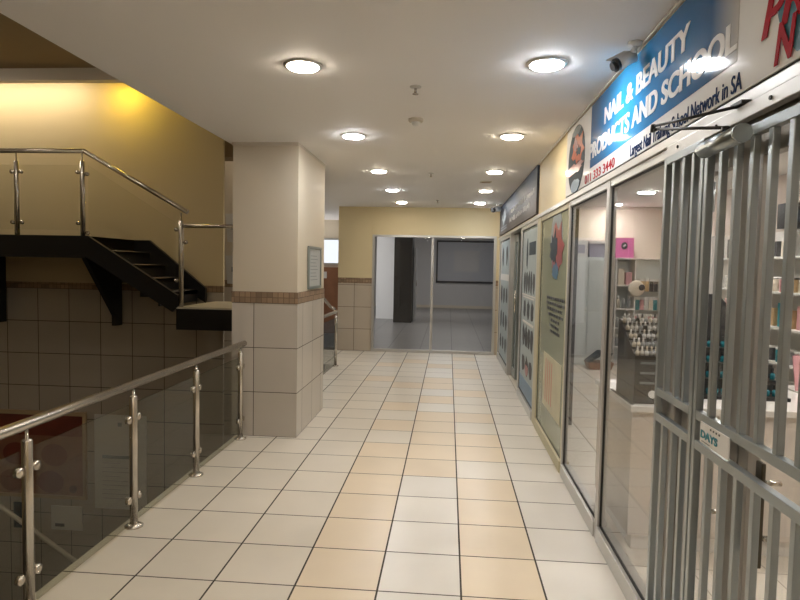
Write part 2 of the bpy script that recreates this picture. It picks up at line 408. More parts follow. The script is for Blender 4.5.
# far wall of the corridor with its glazed opening
fwall = sroot('wall_far', (0, YF, 0))
MB().box(-2.0, -1.38, YF, YF+.2, 0, 1.23).build('tile_dado', 'wt_far', fwall)
MB().box(-2.0, -1.38, YF-.005, YF+.2, 1.23, 1.33).build('mosaic_band', 'mosaic', fwall)
MB().box(-2.0, -1.38, YF-.012, YF+.2, 1.33, ZC).box(-1.38, XR, YF, YF+.2, 2.11, ZC).build('painted_wall', 'paint_far', fwall)
MB().box(0.84, XR, YF, YF+.2, 0, 1.23).build('tile_dado', 'wt_far', fwall)
MB().box(0.84, XR, YF-.003, YF+.2, 1.23, 1.33).build('mosaic_band', 'mosaic', fwall)
MB().box(0.84, XR, YF, YF+.2, 1.33, 2.11).build('painted_wall', 'paint_far', fwall)
wn = sroot('window_1', (-0.27, YF, 0))
MB().box(-1.38, .84, YF-.01, YF+.05, 2.075, 2.115).box(-1.38, .84, YF-.02, YF+.05, 0.0, .05).box(-1.38, -1.335, YF-.02, YF+.05, .05, 2.075).box(.795, .84, YF-.02, YF+.05, .05, 2.075).box(-.315, -.27, YF-.02, YF+.05, .05, 2.075).build('window_frame', 'alu', wn, .003)
MB().box(-1.335, -.315, YF+.01, YF+.018, .05, 2.075).build('window_glass', 'glass', wn)
MB().box(-.27, .795, YF+.01, YF+.018, .05, 2.075).build('window_glass', 'glass', wn)
# empty store beyond it
struct('wall_store_left', MB().box(-4.6, -4.5, YF+.1, 23.2, 0, 3.0), 'store_wall')
struct('wall_store_right', MB().box(3.2, 3.3, YF+.1, 23.2, 0, 3.0), 'store_wall')
struct('wall_store_back', MB().box(-4.5, 3.2, 23.0, 23.2, 0.0, 3.0), 'store_wall')
struct('baseboard_store', MB().box(-4.5, 3.2, 22.97, 23.0, 0.0, .1), 'beam')
w2 = sroot('window_2', (.6, 23, 1.7))
fr = MB(); a, b, c, d = -.47, 1.75, .96, 2.57
fr.box(a, b, 22.93, 23, d-.06, d).box(a, b, 22.93, 23, c, c+.07).box(a, a+.05, 22.93, 23, c, d).box(b-.05, b, 22.93, 23, c, d)
fr.build('window_frame', 'dark_frame', w2)
fr = MB()
for k in range(14):
    z = c+.09+k*.105; fr.box(a+.05, b-.05, 22.96, 22.985, z, z+.085)
fr.build('blind', 'blind', w2)
MB().box(.2, 1.15, 22.95, 22.96, 1.4, 2.2).build('pale_sheet', 'store_wall', w2)
struct('wall_store_panel', MB().box(-2.12, -1.52, 17.6, 17.8, 0, 3.0), mat('white_store_panel', (0.78, 0.78, 0.80), .6))
struct('wall_store_column', MB().box(-1.50, -1.00, 16.5, 17.4, 0, 3.0), mat('black_store_column', (0.012, 0.01, 0.009), .5))
wl = sroot('window_9', (-4.48, 14.5, 1.6))
MB().box(-4.5, -4.47, 12.6, 16.6, .8, 2.4).build('window_glass', lamp_mat('added_daylight', (1.0, .985, .97), 5.5), wl)  # unseen glowing window added to brighten the white store panel
MB().box(-4.5, -4.45, 12.55, 16.65, 2.4, 2.46).box(-4.5, -4.45, 12.55, 16.65, .74, .8).box(-4.5, -4.45, 14.55, 14.65, .8, 2.4).build('window_frame', 'alu', wl)
dd = sroot('door_3', (-.95, 17.4, 0))
MB().box(-.985, -.93, 17.0, 17.8, 0, 2.1).build('door_leaf', 'store_wall', dd)
MB().tube((-.91, 17.1, 1.0), (-.91, 17.1, 1.15), .012).build('door_handle', 'steel', dd)
# passage left of the far pier
struct('wall_passage_back', MB().box(-5, -1.9, 14.0, 14.2, 0, ZC), 'paint')
struct('wall_passage_left', MB().box(-5.1, -5.0, 8.7, 14.0, -3.2, ZC), 'paint')
wp = sroot('window_3', (-2.8, 14, 1.8))
MB().box(-3.4, -2.35, 13.95, 13.99, 1.60, 2.14).build('window_glass', 'daylight', wp)
MB().box(-3.44, -2.31, 13.93, 13.99, 2.14, 2.18).box(-3.44, -2.31, 13.93, 13.99, 1.56, 1.60).build('window_frame', 'alu', wp)

# ---------------------------------------------------------------- right hand shopfront
struct('wall_right', MB().box(XR, XR+.12, 4.75, 6.1, 2.09, ZC).box(XR+.005, XR+.12, -4, 4.75, 2.10, ZC).box(XR+.005, XR+.12, 6.1, YF, 2.10, ZC).box(XR, XR+.12, -4, 0.9, 0, 2.1), 'paint_far')
FW = 0.032
def glazing(idx, y0, y1, frame='alu', gl='glass', x=XR, top=2.05, sill=.09):
    r = sroot('window_%d' % idx, (x, (y0+y1)/2, 0))
    m = MB()
    m.box(x-.012, x+.03, y0, y0+FW, 0, top).box(x-.012, x+.03, y1-FW, y1, 0, top)
    m.box(x-.008, x+.06, y0+FW, y1-FW, top-.04, top).build('window_frame', frame, r, .003)
    MB().box(x-.02, x+.06, y0+FW, y1-FW, 0.0, sill).build('window_sill', frame, r, .004)
    m = MB(); i = .007
    m.box(x+.0, x+.012, y0+FW, y0+FW+i, sill, top-.04).box(x+.0, x+.012, y1-FW-i, y1-FW, sill, top-.04).box(x+.0, x+.012, y0+FW+i, y1-FW-i, sill, sill+i).box(x+.0, x+.012, y0+FW+i, y1-FW-i, top-.04-i, top-.04)
    m.build('window_gasket', 'rubber', r)
    MB().box(x+.004, x+.010, y0+FW+i, y1-FW-i, sill+i, top-.04-i).build('window_glass', gl, r)
    return r
glazing(4, 8.85, 10.55, 'alu', 'film_grey')
glazing(5, 6.12, 7.42, 'alu', 'film_grey')
glazing(6, 4.55, 5.95, 'cream_frame', 'film_green')
glazing(7, 3.46, 4.55)
glazing(8, 2.50, 3.46)
struct('trim_3', MB().box(XR-.02, XR+.09, 0.9, YF, 2.05, 2.087), 'alu', bevel=.003)
struct('trim_4', MB().box(XR-.012, XR+.06, 5.95, 6.12, 0, 2.05), 'cream_frame')
struct('trim_5', MB().box(XR-.005, XR+.06, 10.55, YF, 0, 2.05), 'paint_far')
# dark doorway of the shop next door
d1 = sroot('door_1', (XR, 8.1, 0))
MB().box(XR-.012, XR+.06, 7.42, 7.5, 0, 2.05).box(XR-.012, XR+.06, 8.78, 8.85, 0, 2.05).build('door_frame', 'alu', d1)
m = MB(); m.box(XR+.05, XR+.09, 8.30, 8.36, .02, 2.03).box(XR+.05, XR+.09, 8.70, 8.78, .02, 2.03).box(XR+.05, XR+.09, 8.36, 8.70, 1.93, 2.03).box(XR+.05, XR+.09, 8.36, 8.7, .02, .14).build('door_leaf', 'door_green', d1)
MB().box(XR+.065, XR+.075, 8.36, 8.7, .14, 1.93).build('door_glass', 'film_grey', d1)
MB().tube((XR+.03, 8.33, .95), (XR+.03, 8.33, 1.25), .012).build('door_handle', 'steel', d1)
struct('wall_next_shop', MB().box(1.22, 1.26, 6.03, YF, 0, ZC).box(.96, 1.22, 6.0, 6.05, 0, ZC), 'void_dark')  # walls coloured near-black to paint in the darkness beyond the doorway

# main sign
struct('trim_shadow_gap', MB().box(XR-.006, XR+.004, .9, 4.72, 2.088, 2.10), 'rubber')  # black strip standing in for the shadow line under the sign
sg = thing('shop_sign', (XR, 2.8, 2.1), 'long white and blue sign reading nail and beauty products and school above the shopfront', 'sign')
MB().box(XR-.012, XR+.004, 0.9, 4.72, 2.10, 2.585).build('sign_panel', 'sign_white', sg)
MB().prism(((XR-.0125, 3.93, 2.19), (XR-.0125, 1.98, 2.205), (XR-.0125, 1.98, 2.583), (XR-.0125, 3.93, 2.583)), (-.001, 0, 0)).build('blue_field', 'sign_blue', sg)
XT = XR-.0138
text('lettering', 'NAIL & BEAUTY', 'letter_white', sg, (XT, 3.595, 2.388), 1.225, .096, bold=.018, smear=.0045)
text('lettering', 'PRODUCTS AND SCHOOL', 'letter_white', sg, (XT, 3.945, 2.243), 1.96, .098, bold=.018, smear=.0045)
text('lettering', 'Largest Nail Training School Network in SA', 'letter_navy', sg, (XT+.001, 3.07, 2.110), 1.13, .056, bold=0.006)
text('lettering', '011 333 3440', 'letter_red', sg, (XT+.001, 4.06, 2.108), .71, .054, bold=0.008)
em = disc_x(MB(), XR-.0125, 4.36, 2.325, .27, .235).build('emblem', 'slate', sg)
disc_x(MB(), XR-.0146, 4.31, 2.40, .17, .10, 18, jag=.35, seed=3).build('emblem_splash', 'orange', em, root=sg)
disc_x(MB(), XR-.0166, 4.36, 2.42, .07, .05, 14, jag=.5, seed=13).build('emblem_splash', 'darkred', em, root=sg)
disc_x(MB(), XR-.0166, 4.28, 2.37, .06, .03, 14, jag=.5, seed=15).build('emblem_splash', 'slate', em, root=sg)
disc_x(MB(), XR-.0146, 4.38, 2.26, .24, .035, 22, jag=.3, seed=5).build('emblem_splash', 'darkred', em, root=sg)
disc_x(MB(), XR-.0146, 4.36, 2.14, .14, .045, 22, jag=.1, seed=5).build('emblem_splash', 'skyblue', em, root=sg)
disc_x(MB(), XR-.0146, 4.36, 2.52, .14, .03, 22, jag=.1, seed=6).build('emblem_splash', 'grey_print', em, root=sg)
tl = disc_x(MB(), XR-.0125, 1.585, 2.25, .165, .13, 26, jag=.14, seed=9).build('emblem', 'teal', sg)
text('lettering', 'PR', 'letter_red', sg, (XR-.0146, 1.83, 2.21), .22, .12, bold=.03, shear=.25)
text('lettering', 'N', 'letter_red', sg, (XR-.0165, 1.75, 2.112), .10, .11, bold=.03, shear=.2)
text('lettering', "'", 'letter_red', sg, (XR-.0146, 1.635, 2.2), .03, .05, bold=.03)
# slate sign of the next shop
s2 = thing('shop_sign', (XR, 8.4, 2.1), 'dark slate sign with faint pale writing over the far shop doorway', 'sign')
MB().box(XR-.02, XR+.004, 6.22, 10.62, 2.11, 2.60).build('sign_panel', 'dark_sign', s2)
m = MB(); rnd = random.Random(4)
for z, h, ya, yb in ((2.33, .07, 8.9, 6.45), (2.21, .075, 8.9, 6.8)):
    y = ya
    while y > yb:
        wd = .07+rnd.random()*.07
        m.box(XR-.023, XR-.02, y-wd*.5, y, z+h*.3*rnd.random(), z+h*(.7+.3*rnd.random())); y -= wd*(1 if rnd.random() > .2 else 1.9)
m.build('pale_writing', 'pale_print', s2)
m = MB(); disc_x(m, XR-.0205, 9.8, 2.38, .35, .12, 24, jag=.2, seed=8); m.box(XR-.023, XR-.0205, 9.3, 10.3, 2.17, 2.19); m.box(XR-.023, XR-.0205, 9.3, 10.3, 2.21, 2.225)
m.build('pale_emblem', 'grey_print', s2)

# printed panels stuck on the shop windows
def poster_x(name, y0, y1, z0, z1, m, label):
    o = thing(name, (XR+.004, (y0+y1)/2, z0), label, 'poster')
    MB().box(XR+.0015, XR+.0035, y0, y1, z0, z1).build('poster_sheet', m, o); return o
hair = mat('grey_hair_print', (0.36, 0.41, 0.42), .5, spec=.1, noise=.12, nscale=9)
p = poster_x('window_poster', 6.19, 7.35, .12, 1.98, hair, 'grey printed poster of dark hairpiece pictures, right of the dark doorway')
m = MB()
for r_, (z, h, n, wv) in enumerate(((1.28, .24, 5, .07), (.98, .22, 3, .10), (.66, .24, 4, .10), (.36, .2, 3, .12))):
    for k in range(n):
        y = 7.2-(k+.5)*(.92/n)
        disc_x(MB(), XR+.0013, y, z+h/2, wv, h/2, 14, jag=.18, seed=r_*7+k).build('hair_picture', 'ink', p)
m = MB(); m.box(XR-.0005, XR+.0013, 6.3, 7.2, 1.22, 1.235).box(XR-.0005, XR+.0013, 6.3, 7.2, .93, .955).box(XR-.0005, XR+.0013, 6.2, 7.3, 1.245, 1.26).build('pale_bars', 'paper', p)
m = MB(); disc_x(m, XR+.0013, 6.95, 1.73, .07, .16, 14, jag=.2, seed=3); m.box(XR-.0005, XR+.0013, 6.3, 6.8, 1.7, 1.84); m.build('figure_picture', 'slate', p)
disc_x(MB(), XR-.0007, 6.75, .42, .12, .07, 14, jag=.3, seed=4).build('red_picture', 'darkred', p)
MB().box(XR-.0005, XR+.0013, 6.19, 7.35, .12, .3).build('blue_strip', 'skyblue', p)
p = poster_x('window_poster', 8.92, 10.48, .12, 1.98, hair, 'narrow grey poster of hairpiece pictures beside the far wall')
m = MB()
for r_, (z, h, n) in enumerate(((1.6, .3, 2), (1.0, .26, 3), (.6, .26, 3), (.25, .22, 3))):
    for k in range(n):
        disc_x(MB(), XR+.0013, 10.3-(k+.5)*1.25/n, z+h/2, .12, h/2, 14, jag=.2, seed=r_*5+k).build('hair_picture', 'ink', p)
MB().box(XR-.0005, XR+.0013, 8.95, 10.4, 1.36, 1.46).build('pale_bars', 'paper', p)
# emblem and text on green film
p = thing('window_decal', (XR+.002, 5.2, .8), 'round red and blue emblem with black lines of print on the greenish window', 'decal')
disc_x(MB(), XR+.0035, 5.13, 1.79, .27, .27).build('emblem', 'grey_print', p)
disc_x(MB(), XR+.0015, 5.08, 1.74, .25, .20, 20, jag=.3, seed=3).build('emblem_splash', 'darkred', p)
disc_x(MB(), XR-.0005, 5.22, 1.72, .17, .14, 20, jag=.35, seed=8).build('emblem_splash', 'slate', p)
disc_x(MB(), XR-.0005, 5.12, 1.53, .14, .07, 20, jag=.2, seed=8).build('emblem_splash', 'skyblue', p)
m = MB(); rnd = random.Random(3)
for k, (ya, yb) in enumerate(((5.52, 4.74), (5.52, 4.76), (5.5, 4.78), (5.42, 4.82), (5.3, 4.95), (5.34, 4.9), (5.3, 4.86))):
    y = ya; z = 1.29-k*.047
    while y > yb:
        wd = .05+rnd.random()*.09; m.box(XR+.0015, XR+.0035, y-wd*.8, y, z, z+.024); y -= wd
m.build('print_lines', 'ink', p)
p = poster_x('window_poster', 4.72, 5.58, .32, .80, mat('faded_yellow_print', (0.50, 0.47, 0.33), .5, noise=.2, nscale=6), 'faded yellow poster with pale pink strokes low on the greenish window')
m = MB()
for k in range(4):
    y = 5.42-k*.1; m.prism(((XR+.001, y, .38), (XR+.001, y+.03, .38), (XR+.001, y+.035, .74), (XR+.001, y, .76)), (-.001, 0, 0))
m.build('pink_strokes', mat('pink_stroke_print', (0.50, 0.22, 0.16), .5), p)

# ---------------------------------------------------------------- ceiling fittings
rows = (3.21, 4.92, 6.72, 8.36, 9.94)
order = ('nearest', 'second nearest', 'middle', 'second farthest', 'farthest')
kinds_l = ('warm', 'cool', 'warm', 'cool', 'warm'); kinds_r = ('cool', 'warm', 'warm', 'warm', 'cool')
kk = {'warm': [], 'cool': []}
def downlight(x, y, kind, label, z=ZC, r=.088, lamp=None):
    t = thing('downlight', (x, y, z), label, 'ceiling light', 'recessed corridor downlights' if lamp is None else 'recessed lights in the nail shop')
    MB().lathe((x, y, z), ((r, 0), (r+.016, 0), (r+.014, -.008), (r, -.010)), 28).build('trim_ring', 'alu' if kind == 'warm' else 'white', t)
    MB().lathe((x, y, z), ((.002, -.004), (r-.004, -.004), (r-.004, -.012), (r-.012, -.018), (.002, -.021)), 28).build('diffuser', lamp or kind, t)
    return t
for k, y in enumerate(rows):
    downlight(-.80, y, kinds_l[k], '%s white round recessed downlight, %s of the left row' % (kinds_l[k], order[k]))
    downlight(.48, y, kinds_r[k], '%s white round recessed downlight, %s of the right row' % (kinds_r[k], order[k]))
for y in (1.5, -.2, -1.9):
    for x in ((-.80,) if y > 1 else (-.80, .48)):
        downlight(x, y, 'warm', 'recessed downlight overhead behind the camera')
for x, y in ((2.64, 8.35), (2.64, 9.88), (1.75, 3.6), (1.75, 1.4), (2.75, 6.2), (2.9, 3.6), (2.9, 1.2), (1.6, 6.2)):  # first two are visible fittings, the rest added to brighten the shop
    lab = 'extra white recessed light added to brighten the nail shop'
    if (x, y) == (2.64, 8.35): lab = 'larger looking white light seen on the shop ceiling through the nearest clear pane'
    if (x, y) == (2.64, 9.88): lab = 'small far light on the shop ceiling above the pink box'
    downlight(x, y, 'cool', lab, lamp='shoplamp')
for x, y, lb in ((-4.4, 1.6, 'unseen light added in the high stairwell ceiling, nearer'), (-4.6, 3.8, 'unseen light added in the high stairwell ceiling, farther'), (-5.3, 5.5, 'unseen light added in the high stairwell ceiling, far left'), (-3.2, 4.4, 'unseen light added in the high stairwell ceiling, close to the pillar')):  # lamps added out of view to brighten the stairwell void
    o = downlight(x, y, 'warm', lb, 3.67); o['group'] = 'added stairwell lights'
o = downlight(-2.7, 7.9, 'warm', 'unseen light added over the back of the stairwell', 3.85); o['group'] = 'added stairwell lights'  # added to light the notices and wall behind the stairs
def sprinkler(x, y, label):
    t = thing('sprinkler', (x, y, ZC), label, 'sprinkler', 'ceiling sprinklers')
    MB().lathe((x, y, ZC), ((.035, 0), (.034, -.006), (.012, -.012), (.010, -.012)), 20).build('flange', 'alu', t)
    MB().tube((x, y, ZC-.01), (x, y, ZC-.04), .008).lathe((x, y, ZC-.045), ((.004, .008), (.018, .002), (.018, 0), (.003, 0)), 14).build('nozzle', 'steel', t)
sprinkler(-.22, 3.60, 'steel ceiling sprinkler nearest the camera, ahead of the smoke detector')
sprinkler(-.225, 6.86, 'small ceiling sprinkler in the middle distance, mid corridor')
sprinkler(-.2, 9.6, 'tiny farthest ceiling sprinkler before the far wall')
t = thing('smoke_detector', (-.26, 4.38, ZC), 'small white smoke detector on the ceiling behind the nearest sprinkler', 'smoke detector')
MB().lathe((-.26, 4.38, ZC), ((.055, 0), (.055, -.012), (.05, -.02), (.03, -.022)), 24).build('base', 'beam', t)
MB().lathe((-.26, 4.38, ZC), ((.032, -.02), (.03, -.04), (.018, -.048), (.002, -.05)), 20).build('sensor_head', 'white', t)
t = thing('ceiling_vent', (.42, 8.02, ZC), 'small flat vent in the ceiling beside the right row of lights', 'vent')
MB().box(.36, .50, 7.45, 7.6, ZC-.006, ZC).build('frame', 'beam', t)
MB().box(.38, .48, 7.48, 7.57, ZC-.008, ZC-.006).build('grille', 'brown', t)
t = thing('strip_light', (-5.9, 6.64, 3.62), 'white strip light hidden behind the stairwell beam', 'strip light')
MB().box(-7.5, -4.35, 6.60, 6.68, 3.66, 3.70).build('housing', 'alu', t)
MB().box(-7.5, -4.35, 6.61, 6.67, 3.63, 3.66).build('tube', 'white_cove', t)
t = thing('wall_washer', (-3.85, 6.66, 3.7), 'yellow spotlight hidden behind the stairwell beam', 'spotlight')
MB().lathe((-3.85, 6.68, 3.65), ((.05, .15), (.06, .1), (.06, 0), (.05, 0)), 18).build('housing', 'alu', t)
MB().lathe((-3.85, 6.68, 3.64), ((.002, 0), (.055, 0), (.055, .009), (.002, .009)), 18).build('lamp_face', 'yellow_cove', t)

# CCTV cameras
def cctv(base, neck, back, front, label, s=1.0):
    t = thing('security_camera', base, label, 'security camera', 'security cameras on the shopfront')
    b = Vector(base)
    MB().lathe(b, ((.04*s, 0), (.04*s, -.014*s), (.02*s, -.02*s), (.002, -.022*s)), 20).build('mount', 'white', t)
    MB().tube(b+Vector((0, 0, -.01)), neck, .012*s).ball(neck, .018*s).tube(neck, back, .012*s).build('bracket', 'white', t)
    bk, fr_ = Vector(back), Vector(front); d = (fr_-bk).normalized()
    body = MB().tube(bk-d*.03*s, fr_, .034*s, 20).build('camera_body', 'white', t)
    MB().tube(fr_-d*.012, fr_+d*.008, .036*s, 20).tube(fr_+d*.008, fr_+d*.02, .028*s, 20, .024*s).build('lens_cover', 'blackp', body, root=t)
    MB().prism([tuple(bk + Vector((0, 0, .036*s)) + q) for q in (Vector((.03, 0, 0))*s, Vector((-.03, 0, 0))*s, (fr_-bk)+d*.03*s+Vector((-.03, 0, 0))*s, (fr_-bk)+d*.03*s+Vector((.03, 0, 0))*s)], (0, 0, .004)).build('sun_shield', 'white', body, root=t)
cctv((.84, 2.93, ZC), (.84, 2.95, 2.575), (.825, 2.965, 2.55), (.762, 2.955, 2.515), 'white bullet security camera with black lens over the nail sign', .85)
cctv((.80, 10.1, ZC), (.80, 10.1, 2.55), (.79, 10.06, 2.52), (.70, 9.95, 2.50), 'small far security camera in the ceiling corner by the far wall', 1.2)
o = MB().tube((.872, .95, 2.60), (.872, 6.1, 2.60), .006, 8).build('cable_trunking', 'white'); tag(o, 'thin white cable trunking along the ceiling above the nail sign', 'trunking')

# ---------------------------------------------------------------- balustrade beside the walkway
def clamp(mb, x, y, z, s):      # glass clamp on a post, s = side along y
    mb.tube((x, y+s*.028, z), (x, y+s*.052, z), .009, 10)
    mb.lathe((x, y+s*.052, z), ((.006, -.014), (.022, -.012), (.022, .012), (.006, .014)), 16, 'x')
def post_y(x, y, root, gx=0):
    o = MB().lathe((x, y, 0), ((.0225, 0), (.0225, .765), (.018, .772), (.007, .772), (.007, .82)), 18).build('post', 'steel', root)
    MB().lathe((x, y, 0), ((.052, 0), (.052, .008), (.03, .02), (.024, .022)), 24).build('base_flange', 'steel', o, root=root)
    for z in (.17, .64):
        for sd in (1, -1):
            m = MB(); clamp(m, x, y, z, sd); m.build('glass_clamp', 'steel', o, root=root)
bal = thing('balustrade', (-1.8, 3.3, 0), 'stainless steel handrail with grey glass panels along the walkway edge, left of the pillar', 'balustrade')
ys = (-1.0, -.14, .73, 1.6, 2.42, 3.30, 4.17, 5.10)
for y in ys: post_y(-1.80, y, bal)
for a, b in zip(ys, ys[1:]):
    MB().box(-1.805, -1.795, a+.05, b-.05, .03, .73).build('glass_panel', 'smoke', bal)
MB().tube((-1.80, -1.3, .838), (-1.80, 5.195, .838), .025, 20).build('handrail', 'steel', bal)
b2 = thing('balustrade', (-1.70, 8.0, 0), 'short steel and glass railing past the pillar beside the corridor', 'balustrade')
ys2 = (6.6, 7.85, 9.05)
for y in ys2: post_y(-1.70, y, b2)
for a, b in zip(ys2, ys2[1:]):
    MB().box(-1.705, -1.695, a+.05, b-.05, .03, .75).build('glass_panel', 'smoke', b2)
MB().tube((-1.70, 6.385, .838), (-1.70, 9.1, .838), .024, 16).build('handrail', 'steel', b2)
MB().path([(-1.80, 7.2, 1.45), (-1.80, 9.15, .90), (-1.76, 9.25, .86)], .024, 14).build('sloping_handrail', 'steel', b2)
# lower stair rail in the void
lr = thing('lower_handrail', (-4.4, 6.0, -1.4), 'dull sloping handrail of the lower stairs seen through the balustrade glass', 'handrail')
MB().tube((-6.4, 6.0, -.05), (-3.0, 6.0, -2.31), .024, 14).build('rail', 'beam', lr)
m = MB()
for x in (-6.2, -4.9, -3.6):
    m.tube((x, 6.0, -.05-(x+6.4)*.665), (x, 6.0, -3.2), .015, 10)
m.build('rail_posts', 'beam', lr)

# ---------------------------------------------------------------- upper staircase
st = thing('staircase', (-3.8, 5.9, 1.09), 'black granite stair with landings crossing the yellow stairwell wall', 'staircase')
YS0, YS1 = 5.9, 6.94
MB().box(-7.59, -3.73, YS0, YS1, 1.575, 1.80).build('upper_landing', 'black', st)
MB().box(-2.76, -1.97, YS0, YS1, .86, 1.075).build('lower_landing', 'black', st)
MB().box(-2.76, -1.97, YS0, YS1, 1.075, 1.092).build('landing_tile', mat('landing_tile', (0.50, 0.45, 0.36), .4), st)
n = 5; run = .97/n; rise = (1.80-1.092)/n
m = MB(); m.prism(((-3.73, YS0, 1.80), (-3.70, YS0, 1.80), (-2.745, YS0, 1.21), (-2.745, YS0, 1.09), (-2.80, YS0, 1.04), (-3.73, YS0, 1.59)), (0, .05, 0))
m.build('stringer', 'black', st)
m = MB(); m.prism(((-3.73, YS1-.06, 1.80), (-3.55, YS1-.06, 1.80), (-2.86, YS1-.06, 1.25), (-2.86, YS1-.06, 1.09), (-2.80, YS1-.06, 1.04), (-3.73, YS1-.06, 1.59)), (0, .05, 0))
m.build('stringer', 'black', st)
for k in range(1, n+1):
    xa = -3.73+(k-1)*run; z = 1.80-k*rise
    if k < n:
        tr_ = MB().box(xa-.02, xa+run, YS0+.05, YS1-.06, z-.05, z).build('tread', 'black', st)
        MB().box(xa+run-.012, xa+run+.001, YS0+.05, YS1-.06, z-.006, z+.003).build('nosing', 'steel', tr_, root=st)
    MB().box(xa-.02, xa, YS0+.05, YS1-.06, z, z+rise).build('riser', 'black', st)
for x in (-3.97, -5.45):
    br = MB(); br.prism(((x, 6.22, 1.575), (x, 6.94, 1.575), (x, 6.94, .78), (x, 6.80, .78), (x, 6.80, .90)), (.05, 0, 0)); br.build('bracket', 'black', st)
sr = thing('stair_balustrade', (-3.8, 5.93, 1.8), 'steel handrail with clear glass panels on the black staircase', 'balustrade')
YR = 5.93
def post_x(x, z0, z1, spig, root, cl):
    o = MB().lathe((x, YR, z0), ((.024, 0), (.024, z1-z0), (.018, z1-z0+.005), (.007, z1-z0+.005), (.007, spig-z0)), 16).build('post', 'steel', root)
    for s, z in cl:
        m = MB(); m.tube((x+s*.02, YR, z), (x+s*.045, YR, z), .009, 10); m.lathe((x+s*.05, YR, z), ((.006, -.013), (.02, -.011), (.02, .011), (.006, .013)), 14, 'y')
        m.build('glass_clamp', 'steel', o, root=root)
post_x(-5.22, 1.8, 2.56, 2.65, sr, ((1, 2.43), (1, 1.95)))
post_x(-4.48, 1.8, 2.56, 2.65, sr, ((1, 2.45), (1, 1.93), (-1, 2.45), (-1, 1.93)))
post_x(-3.765, 1.8, 2.56, 2.65, sr, ((1, 2.43), (-1, 2.45), (-1, 1.93), (1, 1.83)))
post_x(-2.72, 1.092, 1.97, 2.05, sr, ((-1, 1.88), (1, 1.75), (-1, 1.36)))
MB().box(-5.17, -4.53, YR-.005, YR+.005, 1.86, 2.52).build('glass_panel', 'upper_glass', sr)
MB().box(-4.43, -3.815, YR-.005, YR+.005, 1.86, 2.52).build('glass_panel', 'upper_glass', sr)
MB().prism(((-3.70, YR-.005, 1.83), (-2.78, YR-.005, 1.27), (-2.78, YR-.005, 1.95), (-3.70, YR-.005, 2.52)), (0, .01, 0)).build('glass_panel', 'upper_glass', sr)
MB().path([(-7.6, YR, 2.665), (-3.745, YR, 2.665), (-2.65, YR, 2.055)], .024, 16).build('handrail', 'steel', sr)
MB().tube((-2.70, YR, 1.918), (-1.98, YR, 1.918), .02, 14).build('level_handrail', 'steel', sr)
# notices on the wall behind the lower landing
for z0, z1, lb in ((1.86, 2.27, 'curling white notice, the upper of two left of the pillar'), (1.25, 1.66, 'curling white notice, the lower of two left of the pillar')):
    t = thing('wall_notice', (-2.8, 8.58, z0), lb, 'notice', 'notices on the wall behind the landing')
    MB().prism(((-3.24, 8.59, z0), (-2.84, 8.56, z0-.02), (-2.84, 8.56, z1), (-3.27, 8.59, z1)), (0, .006, 0)).build('paper_sheet', 'paper', t)
    MB().box(-3.17, -3.08, 8.575, 8.58, (z0+z1)/2-.03, (z0+z1)/2+.04).build('print_mark', 'grey_print', t)

# posters down in the void, on the tiled wall
def void_poster(name, x0, x1, z0, z1, m, label):
    t = thing(name, ((x0+x1)/2, 6.94, z0), label, 'poster'); MB().box(x0, x1, 6.932, 6.944, z0, z1).build('poster_sheet', m, t); return t
t = void_poster('framed_poster', -5.95, -4.42, -1.36, -.36, 'hazed_print', 'red framed poster with the glass reflection painted tan, low on the stairwell wall, behind the glass')
MB().box(-5.99, -4.38, 6.91, 6.944, -.36, -.31).box(-5.99, -4.38, 6.91, 6.944, -1.40, -1.36).box(-4.42, -4.38, 6.91, 6.944, -1.36, -.36).box(-5.99, -5.95, 6.91, 6.944, -1.36, -.36).build('frame', 'oak', t)
MB().box(-5.95, -4.42, 6.929, 6.932, -.62, -.36).build('red_above_glass', 'red_paper', t)  # plain poster red; the tan below has glass reflection painted in
m = MB()
for x, z in ((-4.80, -.86), (-5.30, -.86), (-4.85, -1.2), (-5.35, -1.2)):
    pts = [(x+.17*math.cos(a*math.pi/12), 6.931, z+.14*math.sin(a*math.pi/12)) for a in range(24)]
    m.prism(pts, (0, -.002, 0))
m.build('circles', 'red_paper', t)
m = MB(); m.prism([(-4.56+.05*math.cos(a*math.pi/8), 6.931, -1.28+.05*math.sin(a*math.pi/8)) for a in range(16)], (0, -.003, 0)); m.build('seal', 'dark_brown', t)
t = void_poster('paper_notice', -4.28, -3.62, -1.50, -.33, 'paper', 'tall white printed notice on the stairwell wall right of the red poster')
m = MB(); m.box(-4.18, -3.78, 6.929, 6.932, -.87, -.83)
for k in range(9): m.box(-4.18, -3.95+.1*(k % 3), 6.929, 6.932, -.93-k*.055, -.925-k*.055)
m.box(-3.98, -3.93, 6.929, 6.932, -.47, -.42).build('print_lines', 'grey_print', t)
t = void_poster('paper_notice', -4.85, -4.45, -1.80, -1.50, 'paper', 'small white notice below the red poster on the stairwell wall')
MB().box(-4.80, -4.68, 6.929, 6.932, -1.76, -1.72).build('print_lines', 'ink', t)
t = thing('wall_socket', (-5.28, 6.94, -1.7), 'dark narrow switch plate under the red poster', 'switch')
MB().box(-5.34, -5.22, 6.925, 6.944, -1.80, -1.48).build('plate', 'slate', t)
MB().box(-5.31, -5.25, 6.920, 6.925, -1.60, -1.52).box(-5.31, -5.25, 6.920, 6.925, -1.75, -1.67).build('switches', 'ink', t)

